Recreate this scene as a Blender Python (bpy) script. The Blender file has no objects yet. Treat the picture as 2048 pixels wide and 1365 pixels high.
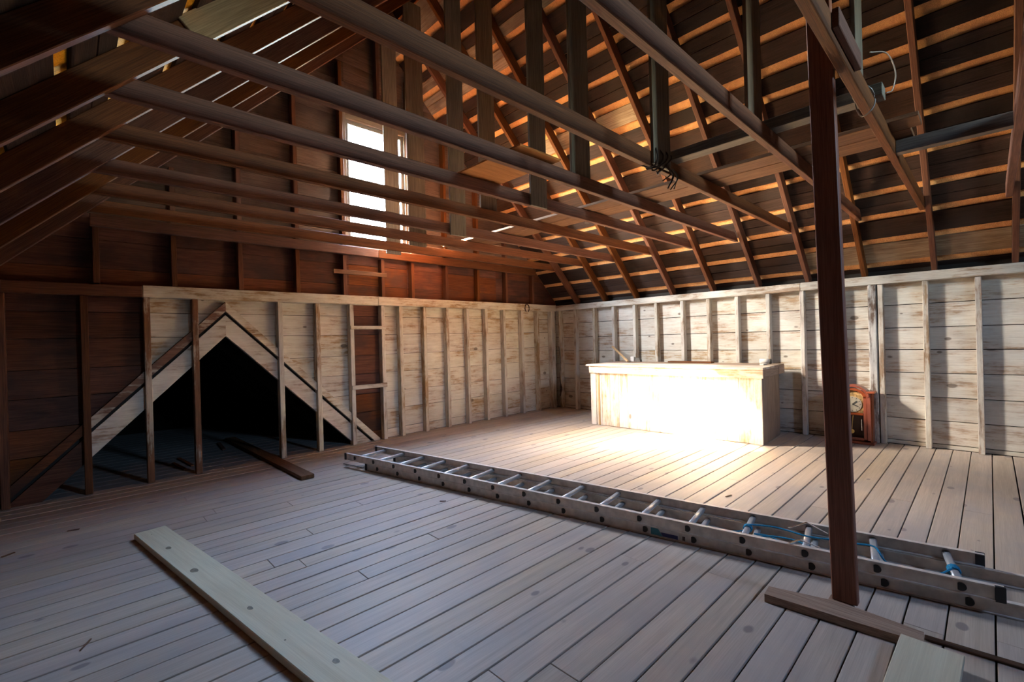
import bpy, bmesh, math, random
from mathutils import Vector, Matrix
random.seed(7)
sc = bpy.context.scene
COL = sc.collection

# ------------------------------------------------------------------ camera
cam_d = bpy.data.cameras.new('camera')
cam_d.sensor_width = 36.0
cam_d.lens = 16.239
cam_d.clip_start = 0.02
cam = bpy.data.objects.new('camera', cam_d)
COL.objects.link(cam)
RW = ((0.71858052, -0.69491765, -0.02704627),
      (0.02144455, -0.01673094, 0.99963004),
      (-0.69511306, -0.71889467, 0.00287967))      # world -> camera
cam.matrix_world = Matrix.Translation((0, 0, 1.42)) @ Matrix(RW).transposed().to_4x4()
sc.camera = cam

# ------------------------------------------------------------------ sky, sun, exposure
SUN_DIR = Vector((1.0, -1.385, -1.42)).normalized()      # the way the light travels
world = bpy.data.worlds.new('sky')
sc.world = world
world.use_nodes = True
wn = world.node_tree
wn.nodes.clear()
w_out = wn.nodes.new('ShaderNodeOutputWorld')
w_bg = wn.nodes.new('ShaderNodeBackground')
w_sky = wn.nodes.new('ShaderNodeTexSky')
w_sky.sky_type = 'NISHITA'
w_sky.sun_disc = False
w_sky.sun_elevation = math.radians(40)
w_sky.sun_rotation = math.atan2(-SUN_DIR.x, -SUN_DIR.y)
w_sky.air_density = 1.2
w_sky.dust_density = 2.5
w_bg.inputs['Strength'].default_value = 42.0
w_hsv = wn.nodes.new('ShaderNodeHueSaturation')      # sky colour a touch more saturated
w_hsv.inputs['Saturation'].default_value = 1.05
wn.links.new(w_sky.outputs[0], w_hsv.inputs['Color'])
wn.links.new(w_hsv.outputs[0], w_bg.inputs['Color'])
wn.links.new(w_bg.outputs[0], w_out.inputs['Surface'])

sun_d = bpy.data.lights.new('sun', 'SUN')
sun_d.energy = 860.0
sun_d.color = (1.0, 0.76, 0.48)
sun_d.angle = math.radians(5.0)
sun = bpy.data.objects.new('sun', sun_d)
sun.rotation_euler = SUN_DIR.to_track_quat('-Z', 'Y').to_euler()
sun.location = (-6, 16, 14)
COL.objects.link(sun)

sc.view_settings.view_transform = 'Standard'
sc.view_settings.look = 'None'
sc.view_settings.gamma = 1.0
sc.view_settings.use_curve_mapping = False
sc.view_settings.exposure = -0.12
cy = sc.cycles
cy.use_denoising = True
cy.max_bounces = 7
cy.diffuse_bounces = 5
cy.glossy_bounces = 3
cy.adaptive_threshold = 0.04
cy.adaptive_min_samples = 16
cy.transparent_max_bounces = 12
cy.caustics_reflective = False
cy.caustics_refractive = False
cy.sample_clamp_indirect = 0.0

# ------------------------------------------------------------------ room numbers (metres)
XB = 7.29          # stud faces of the right wall
XL = -0.43         # stud faces of the left wall
YA = 6.22          # stud faces of the front gable wall
YR = -3.40         # rear gable wall
ZP = 2.09          # top of the wall plates
XC = (XB + XL) / 2
DR = XB + ZP       # right slope: x + z = DR on the underside of the rafters
DL = ZP - XL       # left slope:  z - x = DL
S2 = math.sqrt(2)
RAFT_Y = [-2.80, -2.15, -1.51, -0.87, -0.23, 0.41, 1.068, 1.69, 2.32, 2.985, 3.65, 4.335, 5.00, 5.66]
WIN = (2.92, 3.86, 2.86, 4.63)          # front gable window x0 x1 z0 z1
RWIN = (3.05, 3.73, 3.00, 3.85)         # rear gable window
AX, AZ = 1.368, 1.556                   # apex of the opening into the side wing

# window portals only guide the sampling of the sky
for nm, y, w, rot in (('front_window_sky', YA + 0.16, WIN, math.radians(-90)), ('rear_window_sky', YR - 0.16, RWIN, math.radians(90))):
    ld = bpy.data.lights.new(nm, 'AREA')
    ld.shape = 'RECTANGLE'
    ld.size = w[1] - w[0]
    ld.size_y = w[3] - w[2]
    ld.cycles.is_portal = True
    lo = bpy.data.objects.new(nm, ld)
    lo.location = ((w[0] + w[1]) / 2, y, (w[2] + w[3]) / 2)
    lo.rotation_euler = (rot, 0, 0)
    COL.objects.link(lo)


# ------------------------------------------------------------------ materials
def new_mat(name):
    m = bpy.data.materials.new(name)
    m.use_nodes = True
    nt = m.node_tree
    b = nt.nodes['Principled BSDF']
    return m, nt, b


def N(nt, kind, **kw):
    n = nt.nodes.new(kind)
    for k, v in kw.items():
        if k in ('op',):
            n.operation = v
        else:
            n.inputs[k].default_value = v
    return n


def ramp(nt, stops, src):
    r = nt.nodes.new('ShaderNodeValToRGB')
    cr = r.color_ramp
    while len(cr.elements) < len(stops):
        cr.elements.new(0.5)
    for e, (p, c) in zip(cr.elements, stops):
        e.position = p
        e.color = (c[0], c[1], c[2], 1) if not isinstance(c, (int, float)) else (c, c, c, 1)
    nt.links.new(src, r.inputs[0])
    return r.outputs[0]


def mix(nt, fac, a, b, blend='MIX'):
    m = nt.nodes.new('ShaderNodeMix')
    m.data_type = 'RGBA'
    m.blend_type = blend
    for s, v in ((0, fac), (6, a), (7, b)):
        if hasattr(v, 'links') or hasattr(v, 'is_linked'):
            nt.links.new(v, m.inputs[s])
        else:
            m.inputs[s].default_value = v if isinstance(v, (int, float)) else (*v, 1)
    return m.outputs[2]


def math_node(nt, op, a, b=None):
    m = nt.nodes.new('ShaderNodeMath')
    m.operation = op
    for i, v in enumerate((a, b)):
        if v is None:
            continue
        if isinstance(v, (int, float)):
            m.inputs[i].default_value = v
        else:
            nt.links.new(v, m.inputs[i])
    return m.outputs[0]


def wood(name, dark, light, vary=0.35, rough=0.75, bump=0.25, paint=None, wear=0.5, knots=0.0,
         knot_col=(0.06, 0.04, 0.03), blotch=None, blotch_amt=0.0, spec=0.25, fine_amt=0.45):
    """Sawn boards: grain runs along the board's own X axis, every board shifted by its random number."""
    m, nt, b = new_mat(name)
    L = nt.links
    tc = nt.nodes.new('ShaderNodeTexCoord')
    oi = nt.nodes.new('ShaderNodeObjectInfo')
    off = nt.nodes.new('ShaderNodeVectorMath')
    off.operation = 'MULTIPLY_ADD'
    comb = nt.nodes.new('ShaderNodeCombineXYZ')
    for i in range(3):
        L.new(oi.outputs['Random'], comb.inputs[i])
    off.inputs[1].default_value = (61.0, 37.0, 23.0)
    L.new(comb.outputs[0], off.inputs[0])
    L.new(tc.outputs['Object'], off.inputs[2])
    P = off.outputs[0]

    def tex(scale, sc3, detail=6.0, dist=0.0, rough_=0.6):
        mp = nt.nodes.new('ShaderNodeMapping')
        mp.inputs['Scale'].default_value = sc3
        L.new(P, mp.inputs[0])
        n = nt.nodes.new('ShaderNodeTexNoise')
        n.inputs['Scale'].default_value = scale
        n.inputs['Detail'].default_value = detail
        n.inputs['Distortion'].default_value = dist
        n.inputs['Roughness'].default_value = rough_
        L.new(mp.outputs[0], n.inputs['Vector'])
        return n.outputs['Fac']

    grain = tex(3.0, (0.35, 9.0, 9.0), 4.0, 0.6)
    fine = tex(9.0, (0.5, 22.0, 22.0), 2.0)
    col = ramp(nt, [(0.30, dark), (0.68, light)], grain)
    col = mix(nt, fine_amt, col, ramp(nt, [(0.35, [c * 0.45 for c in dark]), (0.65, [min(1, c * 1.1) for c in light])], fine), 'MIX')
    if blotch is not None:
        bl = tex(1.6, (1.0, 1.6, 1.6), 3.0, 0.0)
        bm_ = ramp(nt, [(0.46, 0.0), (0.66, blotch_amt)], bl)
        col = mix(nt, bm_, col, blotch)
    if paint is not None:
        big = tex(1.7, (0.9, 2.2, 2.2), 5.0, 0.0, 0.72)
        streak = tex(5.0, (0.45, 6.0, 6.0), 4.0, 0.0, 0.7)
        s = math_node(nt, 'ADD', math_node(nt, 'MULTIPLY', big, 0.62), math_node(nt, 'MULTIPLY', streak, 0.38))
        pm = ramp(nt, [(wear - 0.055, 0.0), (wear + 0.02, 0.72), (wear + 0.11, 1.0)], s)
        pcol = mix(nt, ramp(nt, [(0.35, 0.0), (0.7, 1.0)], fine), [c * 0.82 for c in paint], paint)
        col = mix(nt, pm, col, pcol)
    if knots > 0:
        mp = nt.nodes.new('ShaderNodeMapping')
        mp.inputs['Scale'].default_value = (4.5, 8.0, 8.0)
        L.new(P, mp.inputs[0])
        v = nt.nodes.new('ShaderNodeTexVoronoi')
        v.inputs['Scale'].default_value = 1.0
        L.new(mp.outputs[0], v.inputs['Vector'])
        sep = nt.nodes.new('ShaderNodeSeparateColor')
        L.new(v.outputs['Color'], sep.inputs[0])
        size = math_node(nt, 'MULTIPLY', math_node(nt, 'SUBTRACT', sep.outputs[0], 1.0 - knots), 0.27 / max(knots, 0.05))
        wob = math_node(nt, 'MULTIPLY', math_node(nt, 'SUBTRACT', tex(14.0, (1, 1, 1), 3.0), 0.5), 0.07)
        dd = math_node(nt, 'ADD', v.outputs['Distance'], wob)
        k = math_node(nt, 'SUBTRACT', size, dd)
        km = ramp(nt, [(0.0, 0.0), (0.05, 0.8)], k)
        col = mix(nt, km, col, knot_col)
    # board to board variation
    hsv = nt.nodes.new('ShaderNodeHueSaturation')
    L.new(col, hsv.inputs['Color'])
    val = math_node(nt, 'ADD', math_node(nt, 'MULTIPLY', oi.outputs['Random'], vary), 1.0 - vary / 2)
    L.new(val, hsv.inputs['Value'])
    r2 = math_node(nt, 'FRACT', math_node(nt, 'MULTIPLY', oi.outputs['Random'], 7.31))
    L.new(math_node(nt, 'ADD', math_node(nt, 'MULTIPLY', r2, 0.35), 0.82), hsv.inputs['Saturation'])
    L.new(math_node(nt, 'ADD', math_node(nt, 'MULTIPLY', r2, 0.014), 0.493), hsv.inputs['Hue'])
    L.new(hsv.outputs[0], b.inputs['Base Color'])
    b.inputs['Roughness'].default_value = rough
    b.inputs['Specular IOR Level'].default_value = spec
    bp = nt.nodes.new('ShaderNodeBump')
    bp.inputs['Strength'].default_value = bump
    bp.inputs['Distance'].default_value = 0.004
    L.new(fine, bp.inputs['Height'])
    L.new(bp.outputs[0], b.inputs['Normal'])
    return m


def plain(name, col, rough=0.5, metal=0.0, spec=0.5, vary=0.12, scale=12.0):
    m, nt, b = new_mat(name)
    tc = nt.nodes.new('ShaderNodeTexCoord')
    n = nt.nodes.new('ShaderNodeTexNoise')
    n.inputs['Scale'].default_value = scale
    n.inputs['Detail'].default_value = 5
    nt.links.new(tc.outputs['Object'], n.inputs['Vector'])
    c = ramp(nt, [(0.3, [x * (1 - vary) for x in col]), (0.7, [min(1, x * (1 + vary)) for x in col])], n.outputs['Fac'])
    nt.links.new(c, b.inputs['Base Color'])
    b.inputs['Roughness'].default_value = rough
    b.inputs['Metallic'].default_value = metal
    b.inputs['Specular IOR Level'].default_value = spec
    return m


M = {}
M['floor'] = wood('floor_boards', (0.43, 0.345, 0.275), (0.56, 0.46, 0.375), vary=0.16, rough=0.55, bump=0.10,
                  knots=0.34, knot_col=(0.21, 0.175, 0.17), blotch=(0.37, 0.325, 0.31), blotch_amt=0.6, spec=0.35, fine_amt=0.16)
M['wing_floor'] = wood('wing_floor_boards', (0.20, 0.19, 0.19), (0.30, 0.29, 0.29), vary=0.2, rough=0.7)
M['sub'] = plain('dark_gap', (0.03, 0.022, 0.018), 0.9)
M['white'] = wood('whitewashed_wood', (0.30, 0.19, 0.11), (0.48, 0.34, 0.22), vary=0.10, rough=0.8, bump=0.3,
                  paint=(0.70, 0.665, 0.585), wear=0.455, knots=0.22, knot_col=(0.14, 0.10, 0.075))
M['white_stud'] = wood('whitewashed_stud', (0.24, 0.15, 0.09), (0.42, 0.30, 0.20), vary=0.14, rough=0.8, bump=0.35,
                       paint=(0.68, 0.64, 0.56), wear=0.468)
M['worn_stud'] = wood('half_painted_stud', (0.15, 0.07, 0.045), (0.27, 0.14, 0.09), vary=0.12, rough=0.8, bump=0.35,
                      paint=(0.62, 0.55, 0.46), wear=0.545)
M['weathered'] = wood('weathered_post', (0.06, 0.04, 0.03), (0.22, 0.14, 0.09), vary=0.1, rough=0.85, bump=0.5,
                      paint=(0.66, 0.64, 0.60), wear=0.49)
M['red'] = wood('bare_red_brown_boards', (0.085, 0.027, 0.014), (0.19, 0.066, 0.033), vary=0.5, rough=0.75, bump=0.3,
                knots=0.08, blotch=(0.05, 0.028, 0.024), blotch_amt=0.75)
M['gable'] = wood('aged_gable_boards', (0.085, 0.05, 0.038), (0.18, 0.115, 0.09), vary=0.4, rough=0.75, bump=0.3,
                  knots=0.06, blotch=(0.06, 0.035, 0.03), blotch_amt=0.6)
M['rafter'] = wood('old_rafter', (0.088, 0.030, 0.015), (0.175, 0.066, 0.031), vary=0.35, rough=0.7, bump=0.3)
M['tie'] = wood('old_tie_beam', (0.10, 0.038, 0.021), (0.19, 0.076, 0.041), vary=0.25, rough=0.62, bump=0.3, spec=0.3)
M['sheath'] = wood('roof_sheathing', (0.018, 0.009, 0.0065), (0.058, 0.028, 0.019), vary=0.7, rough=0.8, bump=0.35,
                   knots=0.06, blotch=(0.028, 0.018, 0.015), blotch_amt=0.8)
M['sheath_pale'] = wood('pale_lit_sheathing', (0.22, 0.13, 0.08), (0.42, 0.33, 0.24), vary=0.4, rough=0.8, bump=0.35,
                        knots=0.12, blotch=(0.09, 0.05, 0.035), blotch_amt=0.6)  # pale tone stands in for window light on the boards
M['wing_shade'] = wood('wing_shade_boards', (0.008, 0.007, 0.006), (0.02, 0.016, 0.013), vary=0.3, rough=0.9, spec=0.1)  # near-black: the deep shade inside the wing is put into the colour
M['foot'] = wood('scarred_foot_plank', (0.26, 0.14, 0.075), (0.42, 0.28, 0.18), vary=0.05, rough=0.7, bump=0.3)
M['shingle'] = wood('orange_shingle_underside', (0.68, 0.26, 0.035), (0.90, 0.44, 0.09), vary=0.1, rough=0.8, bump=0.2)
M['hanger'] = wood('grey_hanger_board', (0.13, 0.115, 0.095), (0.25, 0.225, 0.185), vary=0.3, rough=0.7, bump=0.25)
M['hanger_warm'] = wood('brown_hanger_board', (0.14, 0.10, 0.075), (0.27, 0.205, 0.155), vary=0.25, rough=0.7, bump=0.25)
M['post'] = wood('red_brown_post', (0.24, 0.072, 0.028), (0.34, 0.115, 0.048), vary=0.05, rough=0.55, bump=0.15, spec=0.4)
M['plank_brown'] = wood('brown_plank', (0.095, 0.045, 0.026), (0.20, 0.105, 0.062), vary=0.3, rough=0.7, bump=0.3)
M['plank_dark'] = wood('dark_grey_beam', (0.085, 0.07, 0.066), (0.15, 0.125, 0.115), vary=0.1, rough=0.6, bump=0.25)
M['new'] = wood('new_pine', (0.58, 0.51, 0.34), (0.68, 0.62, 0.44), vary=0.06, rough=0.6, bump=0.06, spec=0.3, fine_amt=0.12)
M['knot'] = plain('pine_knot', (0.20, 0.17, 0.115), 0.6, 0, 0.3, 0.35, 60)
M['ply'] = wood('plywood', (0.38, 0.15, 0.045), (0.50, 0.22, 0.075), vary=0.08, rough=0.7, bump=0.12)
M['ply_pale'] = wood('pale_plywood', (0.34, 0.25, 0.13), (0.46, 0.36, 0.20), vary=0.06, rough=0.7, bump=0.12)
M['counter'] = wood('whitewashed_counter', (0.42, 0.26, 0.15), (0.60, 0.42, 0.28), vary=0.08, rough=0.75, bump=0.2,
                    paint=(0.76, 0.72, 0.66), wear=0.465, knots=0.1, knot_col=(0.15, 0.1, 0.08))
M['counter_end'] = wood('grey_brown_counter_end', (0.24, 0.17, 0.125), (0.40, 0.30, 0.235), vary=0.15, rough=0.75, bump=0.25)
M['strip'] = wood('yellow_pine_strip', (0.45, 0.27, 0.10), (0.62, 0.42, 0.2), vary=0.05, rough=0.7)
M['alu'] = plain('aluminium', (0.62, 0.63, 0.65), 0.38, 0.45, 0.5, 0.10, 30)
M['alu_dirty'] = plain('dull_aluminium', (0.66, 0.60, 0.54), 0.5, 0.15, 0.5, 0.18, 18)
M['rubber'] = plain('black_plastic', (0.025, 0.024, 0.024), 0.6)
M['hole'] = plain('dark_rung_end', (0.03, 0.026, 0.022), 0.7)
M['rope'] = plain('blue_rope', (0.02, 0.26, 0.46), 0.7, 0, 0.3, 0.4, 160)
M['wire'] = plain('dark_wire', (0.05, 0.035, 0.03), 0.6, 0.3)
M['wire_pale'] = plain('steel_wire', (0.35, 0.34, 0.33), 0.5, 0.6)
M['iron'] = plain('rusty_iron', (0.06, 0.03, 0.02), 0.75, 0.3, 0.4, 0.4, 40)
M['clock'] = wood('polished_clock_wood', (0.27, 0.048, 0.014), (0.40, 0.085, 0.025), vary=0.04, rough=0.3, bump=0.04, spec=0.6)
M['dial'] = plain('ivory_dial', (0.40, 0.36, 0.28), 0.5)
M['dial_orn'] = plain('floral_dial_print', (0.42, 0.26, 0.10), 0.6, 0, 0.4, 0.8, 30)
M['brass'] = plain('brass', (0.55, 0.38, 0.14), 0.3, 1.0)
M['silver'] = plain('bright_metal', (0.75, 0.74, 0.72), 0.25, 1.0)
M['backing'] = plain('clock_back', (0.10, 0.065, 0.055), 0.7)
M['stick_white'] = plain('sticker_white', (0.60, 0.58, 0.57), 0.5)
M['stick_teal'] = plain('sticker_teal', (0.05, 0.26, 0.33), 0.45)
M['stick_navy'] = plain('sticker_navy', (0.035, 0.035, 0.15), 0.45)
M['bone'] = plain('dusty_white', (0.62, 0.60, 0.56), 0.7)
M['dark_obj'] = plain('dark_cap', (0.05, 0.045, 0.04), 0.6)


def glass_mat():
    m, nt, b = new_mat('window_glass')
    out = nt.nodes['Material Output']
    tr = nt.nodes.new('ShaderNodeBsdfTransparent')
    gl = nt.nodes.new('ShaderNodeBsdfGlossy')
    gl.inputs['Roughness'].default_value = 0.03
    tr.inputs[0].default_value = (0.95, 0.97, 0.97, 1)
    ms = nt.nodes.new('ShaderNodeMixShader')
    ms.inputs[0].default_value = 0.04
    nt.links.new(tr.outputs[0], ms.inputs[1])
    nt.links.new(gl.outputs[0], ms.inputs[2])
    nt.links.new(ms.outputs[0], out.inputs[0])
    nt.nodes.remove(b)
    return m


M['glass'] = glass_mat()


# ------------------------------------------------------------------ object helpers
def link(name, me, mat, parent=None, mw=None):
    o = bpy.data.objects.new(name, me)
    if mat is not None and len(me.materials) == 0:
        me.materials.append(M[mat])
    elif mat is not None and me.materials[0] != M[mat]:
        me = me.copy()
        me.materials[0] = M[mat]
        o.data = me
    COL.objects.link(o)
    if mw is not None:
        o.matrix_world = mw
    if parent is not None:
        pm = PW.get(parent.name, Matrix.Identity(4))
        o.parent = parent
        o.matrix_parent_inverse = Matrix.Identity(4)
        o.matrix_basis = pm.inverted() @ (mw if mw is not None else Matrix.Identity(4))
    PW[o.name] = mw.copy() if mw is not None else Matrix.Identity(4)
    return o


PW = {}
_cache = {}


def box_mesh(l, w, t, bev=0.003):
    key = (round(l, 3), round(w, 3), round(t, 3), bev)
    if key in _cache:
        return _cache[key]
    bm = bmesh.new()
    bmesh.ops.create_cube(bm, size=1.0)
    for v in bm.verts:
        v.co = Vector((v.co.x * l, v.co.y * w, v.co.z * t))
    if bev:
        bmesh.ops.bevel(bm, geom=bm.edges[:], offset=min(bev, w * 0.2, t * 0.2), segments=1, affect='EDGES', clamp_overlap=True)
    me = bpy.data.meshes.new('board')
    bm.to_mesh(me)
    bm.free()
    _cache[key] = me
    return me


def frame_mat(p, x, n):
    x = Vector(x).normalized()
    n = Vector(n)
    n = (n - x * n.dot(x)).normalized()
    y = n.cross(x)
    m = Matrix((x, y, n)).transposed().to_4x4()
    m.translation = Vector(p)
    return m


def bar(name, p0, p1, w, t, n, mat, parent=None, bev=0.003):
    """A board from p0 to p1 (its centre line), w wide, t thick, n the direction of its thickness."""
    p0, p1 = Vector(p0), Vector(p1)
    me = box_mesh((p1 - p0).length, w, t, bev)
    if me.materials and me.materials[0] != M[mat]:
        key = (me.name, mat)
        if key not in _cache:
            c = me.copy()
            c.materials[0] = M[mat]
            _cache[key] = c
        me = _cache[key]
    return link(name, me, mat, parent, frame_mat((p0 + p1) / 2, p1 - p0, n))


def boxw(name, x0, x1, y0, y1, z0, z1, mat, parent=None, axis='x', bev=0.003):
    """World-aligned board; axis says which way its grain runs."""
    c = ((x0 + x1) / 2, (y0 + y1) / 2, (z0 + z1) / 2)
    if axis == 'x':
        return bar(name, (x0, c[1], c[2]), (x1, c[1], c[2]), y1 - y0, z1 - z0, (0, 0, 1), mat, parent, bev)
    if axis == 'y':
        return bar(name, (c[0], y0, c[2]), (c[0], y1, c[2]), x1 - x0, z1 - z0, (0, 0, 1), mat, parent, bev)
    return bar(name, (c[0], c[1], z0), (c[0], c[1], z1), y1 - y0, x1 - x0, (1, 0, 0), mat, parent, bev)


def clip(poly, a, b, c):
    out = []
    for i in range(len(poly)):
        p, q = poly[i], poly[(i + 1) % len(poly)]
        dp, dq = a * p[0] + b * p[1] - c, a * q[0] + b * q[1] - c
        if dp <= 1e-9:
            out.append(p)
        if (dp < -1e-9 and dq > 1e-9) or (dp > 1e-9 and dq < -1e-9):
            t = dp / (dp - dq)
            out.append((p[0] + t * (q[0] - p[0]), p[1] + t * (q[1] - p[1])))
    return out


def area(poly):
    return abs(sum(poly[i][0] * poly[(i + 1) % len(poly)][1] - poly[(i + 1) % len(poly)][0] * poly[i][1] for i in range(len(poly)))) / 2


def slab_xz(bm, poly, y0, y1, cx=0, cyy=0, cz=0):
    n = len(poly)
    a = [bm.verts.new((x - cx, y0 - cyy, z - cz)) for x, z in poly]
    b = [bm.verts.new((x - cx, y1 - cyy, z - cz)) for x, z in poly]
    bm.faces.new(a)
    bm.faces.new(b[::-1])
    for i in range(n):
        bm.faces.new((a[i], b[i], b[(i + 1) % n], a[(i + 1) % n]))


def panel(name, poly, y0, y1, mat, parent=None):
    """A board cut to a convex outline in the XZ plane, y0..y1 thick."""
    if len(poly) < 3 or area(poly) < 0.0015:
        return None
    cx = sum(p[0] for p in poly) / len(poly)
    cz = sum(p[1] for p in poly) / len(poly)
    bm = bmesh.new()
    slab_xz(bm, poly, y0, y1, cx, (y0 + y1) / 2, cz)
    bmesh.ops.recalc_face_normals(bm, faces=bm.faces[:])
    me = bpy.data.meshes.new(name)
    bm.to_mesh(me)
    bm.free()
    return link(name, me, mat, parent, Matrix.Translation((cx, (y0 + y1) / 2, cz)))


def mesh_obj(name, bm, mat, parent=None, mw=None, smooth=False):
    bmesh.ops.recalc_face_normals(bm, faces=bm.faces[:])
    me = bpy.data.meshes.new(name)
    bm.to_mesh(me)
    bm.free()
    if smooth:
        for p in me.polygons:
            p.use_smooth = True
    return link(name, me, mat, parent, mw)


def tube(bm, pts, r, seg=8, closed=False, flat=1.0):
    pts = [Vector(p) for p in pts]
    rings = []
    up = Vector((0, 0, 1))
    n = len(pts)
    for i, p in enumerate(pts):
        if closed:
            d = pts[(i + 1) % n] - pts[i - 1]
        else:
            d = pts[min(i + 1, n - 1)] - pts[max(i - 1, 0)]
        d.normalize()
        s = d.cross(up)
        if s.length < 0.05:
            s = d.cross(Vector((1, 0, 0)))
        s.normalize()
        t = s.cross(d)
        rr = r[i] if isinstance(r, (list, tuple)) else r
        rings.append([bm.verts.new(p + (s * math.cos(a) + t * math.sin(a) * flat) * rr) for a in [2 * math.pi * k / seg for k in range(seg)]])
    for i in range(n if closed else n - 1):
        a, b = rings[i], rings[(i + 1) % n]
        for k in range(seg):
            bm.faces.new((a[k], a[(k + 1) % seg], b[(k + 1) % seg], b[k]))
    if not closed:
        bm.faces.new(rings[0][::-1])
        bm.faces.new(rings[-1])


def tube_obj(name, pts, r, mat, parent=None, seg=8, closed=False, flat=1.0):
    bm = bmesh.new()
    tube(bm, pts, r, seg, closed, flat)
    return mesh_obj(name, bm, mat, parent, None, True)


def curve_pts(pts, n=6):
    """Catmull-Rom through pts."""
    P = [Vector(p) for p in pts]
    P = [P[0] * 2 - P[1]] + P + [P[-1] * 2 - P[-2]]
    out = []
    for i in range(1, len(P) - 2):
        for k in range(n):
            t = k / n
            a, b, c, d = P[i - 1], P[i], P[i + 1], P[i + 2]
            out.append(0.5 * ((2 * b) + (c - a) * t + (2 * a - 5 * b + 4 * c - d) * t * t + (3 * b - a - 3 * c + d) * t ** 3))
    out.append(P[-2])
    return out


def empty(name, loc, rz=0.0):
    o = bpy.data.objects.new(name, None)
    o.empty_display_size = 0.1
    COL.objects.link(o)
    mw = Matrix.Translation(loc) @ Matrix.Rotation(rz, 4, 'Z')
    o.matrix_world = mw
    PW[o.name] = mw
    return o


def tag(o, label, cat, group=None, kind=None):
    o['label'] = label
    o['category'] = cat
    if group:
        o['group'] = group
    if kind:
        o['kind'] = kind
    return o


def structure(o, label, cat):
    return tag(o, label, cat, None, 'structure')


# ================================================================== FLOOR
bm = bmesh.new()
slab_xz(bm, [(XL - 0.15, -0.10), (XB + 0.15, -0.10), (XB + 0.15, -0.036), (XL - 0.15, -0.036)], YR - 0.1, YA + 0.14)
slab_xz(bm, [(AX - 1.75, -0.10), (AX + 1.75, -0.10), (AX + 1.75, -0.036), (AX - 1.75, -0.036)], YA + 0.14, 10.3)
floor = structure(mesh_obj('floor', bm, 'sub'), 'worn wide plank attic floor with dark gaps between boards', 'floor')
fy = [-0.15, 0.004, 0.167, 0.317, 0.461, 0.607, 0.753, 0.901, 1.04, 1.201, 1.363, 1.53, 1.695, 1.857, 2.014, 2.175, 2.332, 2.486,
      2.632, 2.777, 2.922, 3.067, 3.213, 3.373, 3.55, 3.706, 3.86, 4.014, 4.17, 4.32, 4.477]
while fy[-1] < YA - 0.02:
    fy.append(fy[-1] + random.choice((0.148, 0.155, 0.16)))
y = fy[0]
low = []
while y > YR + 0.05:
    y -= 0.156
    low.append(y)
fy = low[::-1] + fy
fy[-1] = YA + 0.10
fy[0] = YR
joints = {0.167: 2.9}
for i in range(len(fy) - 1):
    y0, y1 = fy[i], fy[i + 1]
    cuts = [XL - 0.1]
    xj = XL + random.uniform(0.8, 5.5)
    while xj < XB - 0.7:
        cuts.append(xj)
        xj += random.uniform(3.4, 6.0)
    cuts.append(XB + 0.1)
    if y1 < -1.2:
        cuts = [XL - 0.1, XB + 0.1]
    for a, b in zip(cuts, cuts[1:]):
        g = random.uniform(0.006, 0.0105)
        dz = random.uniform(-0.0025, 0.0)
        boxw('floor_board', a + 0.0012, b - 0.0012, y0 + g / 2, y1 - g / 2, -0.032 + dz, dz, 'floor', floor, 'x', 0.0022)
# boards of the wing floor beyond the triangular opening
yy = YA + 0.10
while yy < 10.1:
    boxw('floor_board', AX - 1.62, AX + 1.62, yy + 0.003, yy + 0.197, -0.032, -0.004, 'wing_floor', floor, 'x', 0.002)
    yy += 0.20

# ================================================================== FRONT GABLE WALL
YB0, YB1 = YA + 0.10, YA + 0.125       # board layer
SLIT = [(3.98, 4.52, 2.925, 2.955), (5.25, 5.73, 3.095, 3.12)]


def gable_outline(poly, lift=0.17):
    poly = clip(poly, 1, 1, DR + lift * S2)
    return clip(poly, -1, 1, DL + lift * S2)


def cut_rect(polys, r):
    out = []
    for p in polys:
        a = clip(p, 1, 0, r[0])
        b = clip(p, -1, 0, -r[1])
        mid = clip(clip(p, -1, 0, -r[0]), 1, 0, r[1])
        c = clip(mid, 0, 1, r[2]) if len(mid) > 2 else []
        d = clip(mid, 0, -1, -r[3]) if len(mid) > 2 else []
        out += [q for q in (a, b, c, d) if len(q) > 2 and area(q) > 1e-4]
    return out


def cut_wing(p, top):
    """Parts of a board left and right of the triangular opening z < top - |x - AX|."""
    left = clip(clip(p, 1, 0, AX), 1, -1, AX - top)
    right = clip(clip(p, -1, 0, -AX), -1, -1, -AX - top)
    return [q for q in (left, right) if len(q) > 2 and area(q) > 1e-4]


bm = bmesh.new()
polys = [[(XL - 0.15, 0), (XB + 0.15, 0), (XB + 0.15, 1.97), (XL - 0.15, 1.97)]]
polys = [q for p in polys for q in cut_wing(p, 1.70)]
polys += [[(XL - 0.15, -0.1), (AX - 1.70, -0.1), (AX - 1.70, 0), (XL - 0.15, 0)], [(AX + 1.70, -0.1), (XB + 0.15, -0.1), (XB + 0.15, 0), (AX + 1.70, 0)]]
up = [gable_outline([(XL - 0.3, 1.97), (XB + 0.3, 1.97), (XB + 0.3, 6.6), (XL - 0.3, 6.6)], 0.165)]
up = cut_rect(up, WIN)
for s in SLIT:
    up = cut_rect(up, s)
for p in polys + up:
    slab_xz(bm, p, YB1 + 0.001, YB1 + 0.03)
wall_front = structure(mesh_obj('wall_front', bm, 'sub'),
                       'gable wall of bare red-brown planks above and whitewashed planks below a plate', 'wall')

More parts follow.
